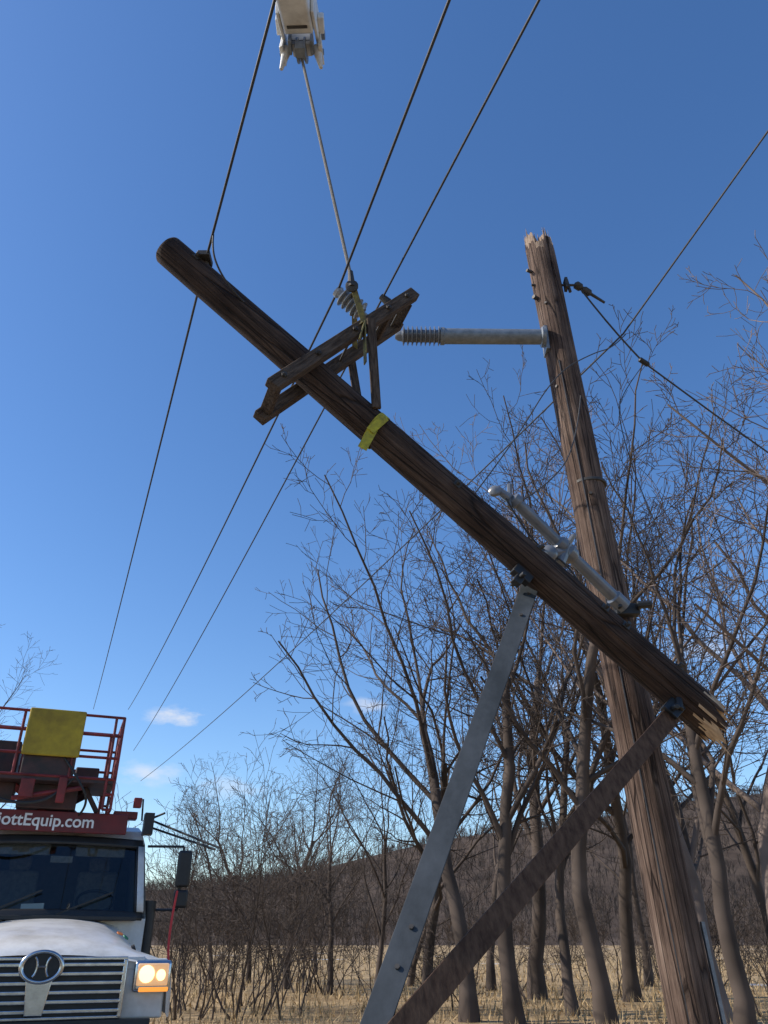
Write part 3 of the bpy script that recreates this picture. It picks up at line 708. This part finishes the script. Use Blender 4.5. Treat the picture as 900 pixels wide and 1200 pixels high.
for x0,x1 in((-.75,-.15),(.05,.65)): b.beam(wp(x0,.0,.05),wp(x1,.3,.05),.02,.015,(0,0,1))
b.obj('wipers',M['black'],TR)
b=B(); b.box((0,1.70,1.80),(1.9,.22,.05)); b.obj('cowl',M['black'],TR,bevel=.01)
for sg,nm in((-1,'left'),(1,'right')):
    b=B()
    b.v=[Vector((sg*1.075,1.98,1.85)),Vector((sg*1.08,3.2,1.85)),Vector((sg*.975,3.2,2.66)),Vector((sg*.985,2.28,2.66))]; b.f=[(0,1,2,3)]; b.m=[0]
    o=b.obj('side_window_'+nm,M['sideglass'],TR,smooth=False); o.modifiers.new('s','SOLIDIFY').thickness=.03
    b=B(); b.box((sg*1.46,1.78,2.36),(.17,.10,.42)); b.box((sg*1.46,1.78,2.02),(.17,.10,.2)); b.obj('mirror_'+nm,M['black'],TR,bevel=.03)
    b=B(); b.path([(sg*1.0,1.95,2.62),(sg*1.44,1.82,2.62),(sg*1.44,1.82,1.9),(sg*1.06,1.95,1.9)],.015); b.obj('mirror_arm_'+nm,M['black'],TR)
    b=B(); b.tube((sg*1.08,.75,.5),(sg*.78,.75,.5),.5,n=36); b.obj('front_wheel_'+nm,M['tyre'],TR,bevel=.03)
    b=B(); b.tube((sg*1.09,.75,.5),(sg*1.0,.75,.5),.27,n=24); b.obj('front_hub_'+nm,M['galv'],TR)
    b=B(); b.tube((sg*1.15,6.4,.5),(sg*.6,6.4,.5),.5,n=36); b.obj('rear_wheel_'+nm,M['tyre'],TR,bevel=.03)
b=B(); b.box((0,4.6,.75),(.9,8.4,.25)); b.obj('chassis',M['black'],TR)
b=B(); b.box((0,6.2,1.35),(2.35,4.4,.75)); b.obj('service_body',M['white'],TR,bevel=.04)
b=B(); b.box((-.22,2.0,2.87),(1.86,.06,.24)); b.box((-.22,2.25,2.93),(1.7,.44,.05)); b.obj('roof_sign',M['redsign'],TR,bevel=.01)
tcv=bpy.data.curves.new('t','FONT'); tcv.body='ElliottEquip.com'; tcv.size=.20; tcv.extrude=.004; tcv.align_x='RIGHT'; tcv.offset=.003
tob=bpy.data.objects.new('roof_sign_text',tcv); scene.collection.objects.link(tob); tob.parent=TR; tob.location=(.31,1.962,2.812); tob.rotation_euler=(R(90),0,0); tcv.materials.append(M['signtext'])
def rails(name,x0,x1,y0,y1,zs,post,mi,r):
    b=B()
    for z in zs: b.path([(x0,y0,z),(x1,y0,z),(x1,y1,z),(x0,y1,z),(x0,y0,z)],r)
    for x in post:
        for y in(y0,y1): b.tube((x,y,zs[0]),(x,y,zs[-1]),r)
    for y in(y0+(y1-y0)*.5,):
        for x in(x0,x1): b.tube((x,y,zs[0]),(x,y,zs[-1]),r)
    return b.obj(name,mi,TR)
rails('platform_rails',-1.35,.46,1.7,2.75,(3.36,3.62,3.9,4.14),(-1.35,-.75,-.1,.36,.46),M['red'],.018)
b=B()
for x in(.36,.46):
    for y in(1.7,2.75): b.tube((x,y,3.0),(x,y,3.4),.018)
for z in(3.0,3.18): b.path([(.36,1.7,z),(.46,1.7,z),(.46,2.75,z),(.36,2.75,z)],.017)
b.obj('entry_ladder',M['red'],TR)
b=B(); b.box((-.445,2.22,3.33),(1.81,1.05,.06)); b.obj('platform_floor',M['seam'],TR,bevel=.01)
b=B(); b.box((-.36,1.66,3.88),(.68,.05,.58)); b.obj('yellow_panel',M['yellowpanel'],TR,bevel=.02)
b=B(); b.box((-.36,1.9,3.52),(.62,.4,.42)); b.box((-.92,2.4,3.6),(.35,.4,.5)); b.box((.12,2.5,3.48),(.3,.3,.25)); b.box((-.3,2.2,3.16),(.7,.5,.3)); b.box((-.85,2.1,3.2),(.3,.3,.22)); b.obj('tool_boxes',M['seam'],TR,bevel=.02)
b=B(); b.beam((-.85,2.0,3.36),(-.3,2.1,3.0),.08,.08,(1,0,0)); b.beam((.05,2.0,3.33),(-.35,2.1,3.0),.07,.07,(1,0,0)); b.box((-.55,1.68,3.2),(.16,.06,.22)); b.box((-.15,1.68,3.2),(.1,.06,.3)); b.tube((-.7,1.72,3.08),(.1,1.72,3.25),.03); b.obj('leveling_linkage',M['red'],TR,bevel=.01)
b=B(); b.beam((-.45,2.3,3.30),(.05,2.9,3.0),.16,.16,(1,0,0)); b.beam((.15,2.3,3.30),(-.45,2.9,3.0),.14,.14,(1,0,0)); b.beam((-.3,2.5,3.15),(-.3,7.2,3.1),.34,.34,(1,0,0)); b.tube((-.3,7.2,1.7),(-.3,7.2,3.2),.35,n=20)
b.beam((.12,2.05,3.30),(.32,2.05,3.0),.06,.06,(1,0,0)); b.obj('lift_boom',M['seam'],TR,bevel=.015)
hose=mat('black_hose',(.015,.015,.015),(.03,.03,.03),.6)
curve('hydraulic_hose',[(-.9,1.75,3.4),(-1.0,1.6,3.1),(-.6,1.62,3.0),(-.2,1.7,3.1),(.0,1.7,3.4)],.018,hose,TR)
curve('hydraulic_hose',[(-.2,1.7,3.6),(.05,1.6,3.3),(.2,1.7,3.05),(.1,2.0,2.95)],.015,hose,TR)
b=B(); b.box((.68,2.2,3.0),(.3,.2,.09)); b.box((.80,2.0,3.14),(.10,.1,.12)); b.obj('beacon_mount',M['red'],TR,bevel=.01)
b=B()
for q in((.95,2.3,3.0,1.85,1.6,2.60),(.98,2.3,2.9,1.8,1.6,2.58),(.95,2.2,2.95,1.15,1.9,3.02)): b.tube(q[:3],q[3:],.014)
b.box((.98,2.1,2.90),(.12,.2,.26)); b.tube((.9,2.2,2.95),(.88,2.2,3.22),.012); b.obj('side_bracket',M['black'],TR)
curve('red_strap',[(1.40,1.7,2.1),(1.36,1.55,1.9),(1.33,1.4,1.65),(1.31,1.2,1.45),(1.33,1.0,1.2)],.014,mat('red_strap',(.7,.05,.03),(.6,.04,.03),.5),TR)
b=B(); b.tube((1.12,1.9,1.05),(1.12,1.9,2.0),.07,n=14); b.obj('air_intake',M['black'],TR)
b=B(); b.tube((.84,.42,1.50),(.87,.42,1.515),.03,n=14); b.obj('hood_latch',M['black'],TR)
b=B(); b.lathe((.72,.72,1.635),(.35,-.25,.9),[(0,.035),(.012,.035)],16); b.obj('sticker_orange',M['orange'],TR)
b=B(); b.lathe((.80,.9,1.60),(.6,-.25,.8),[(0,.035),(.012,.035)],16); b.obj('sticker_green',M['green'],TR)
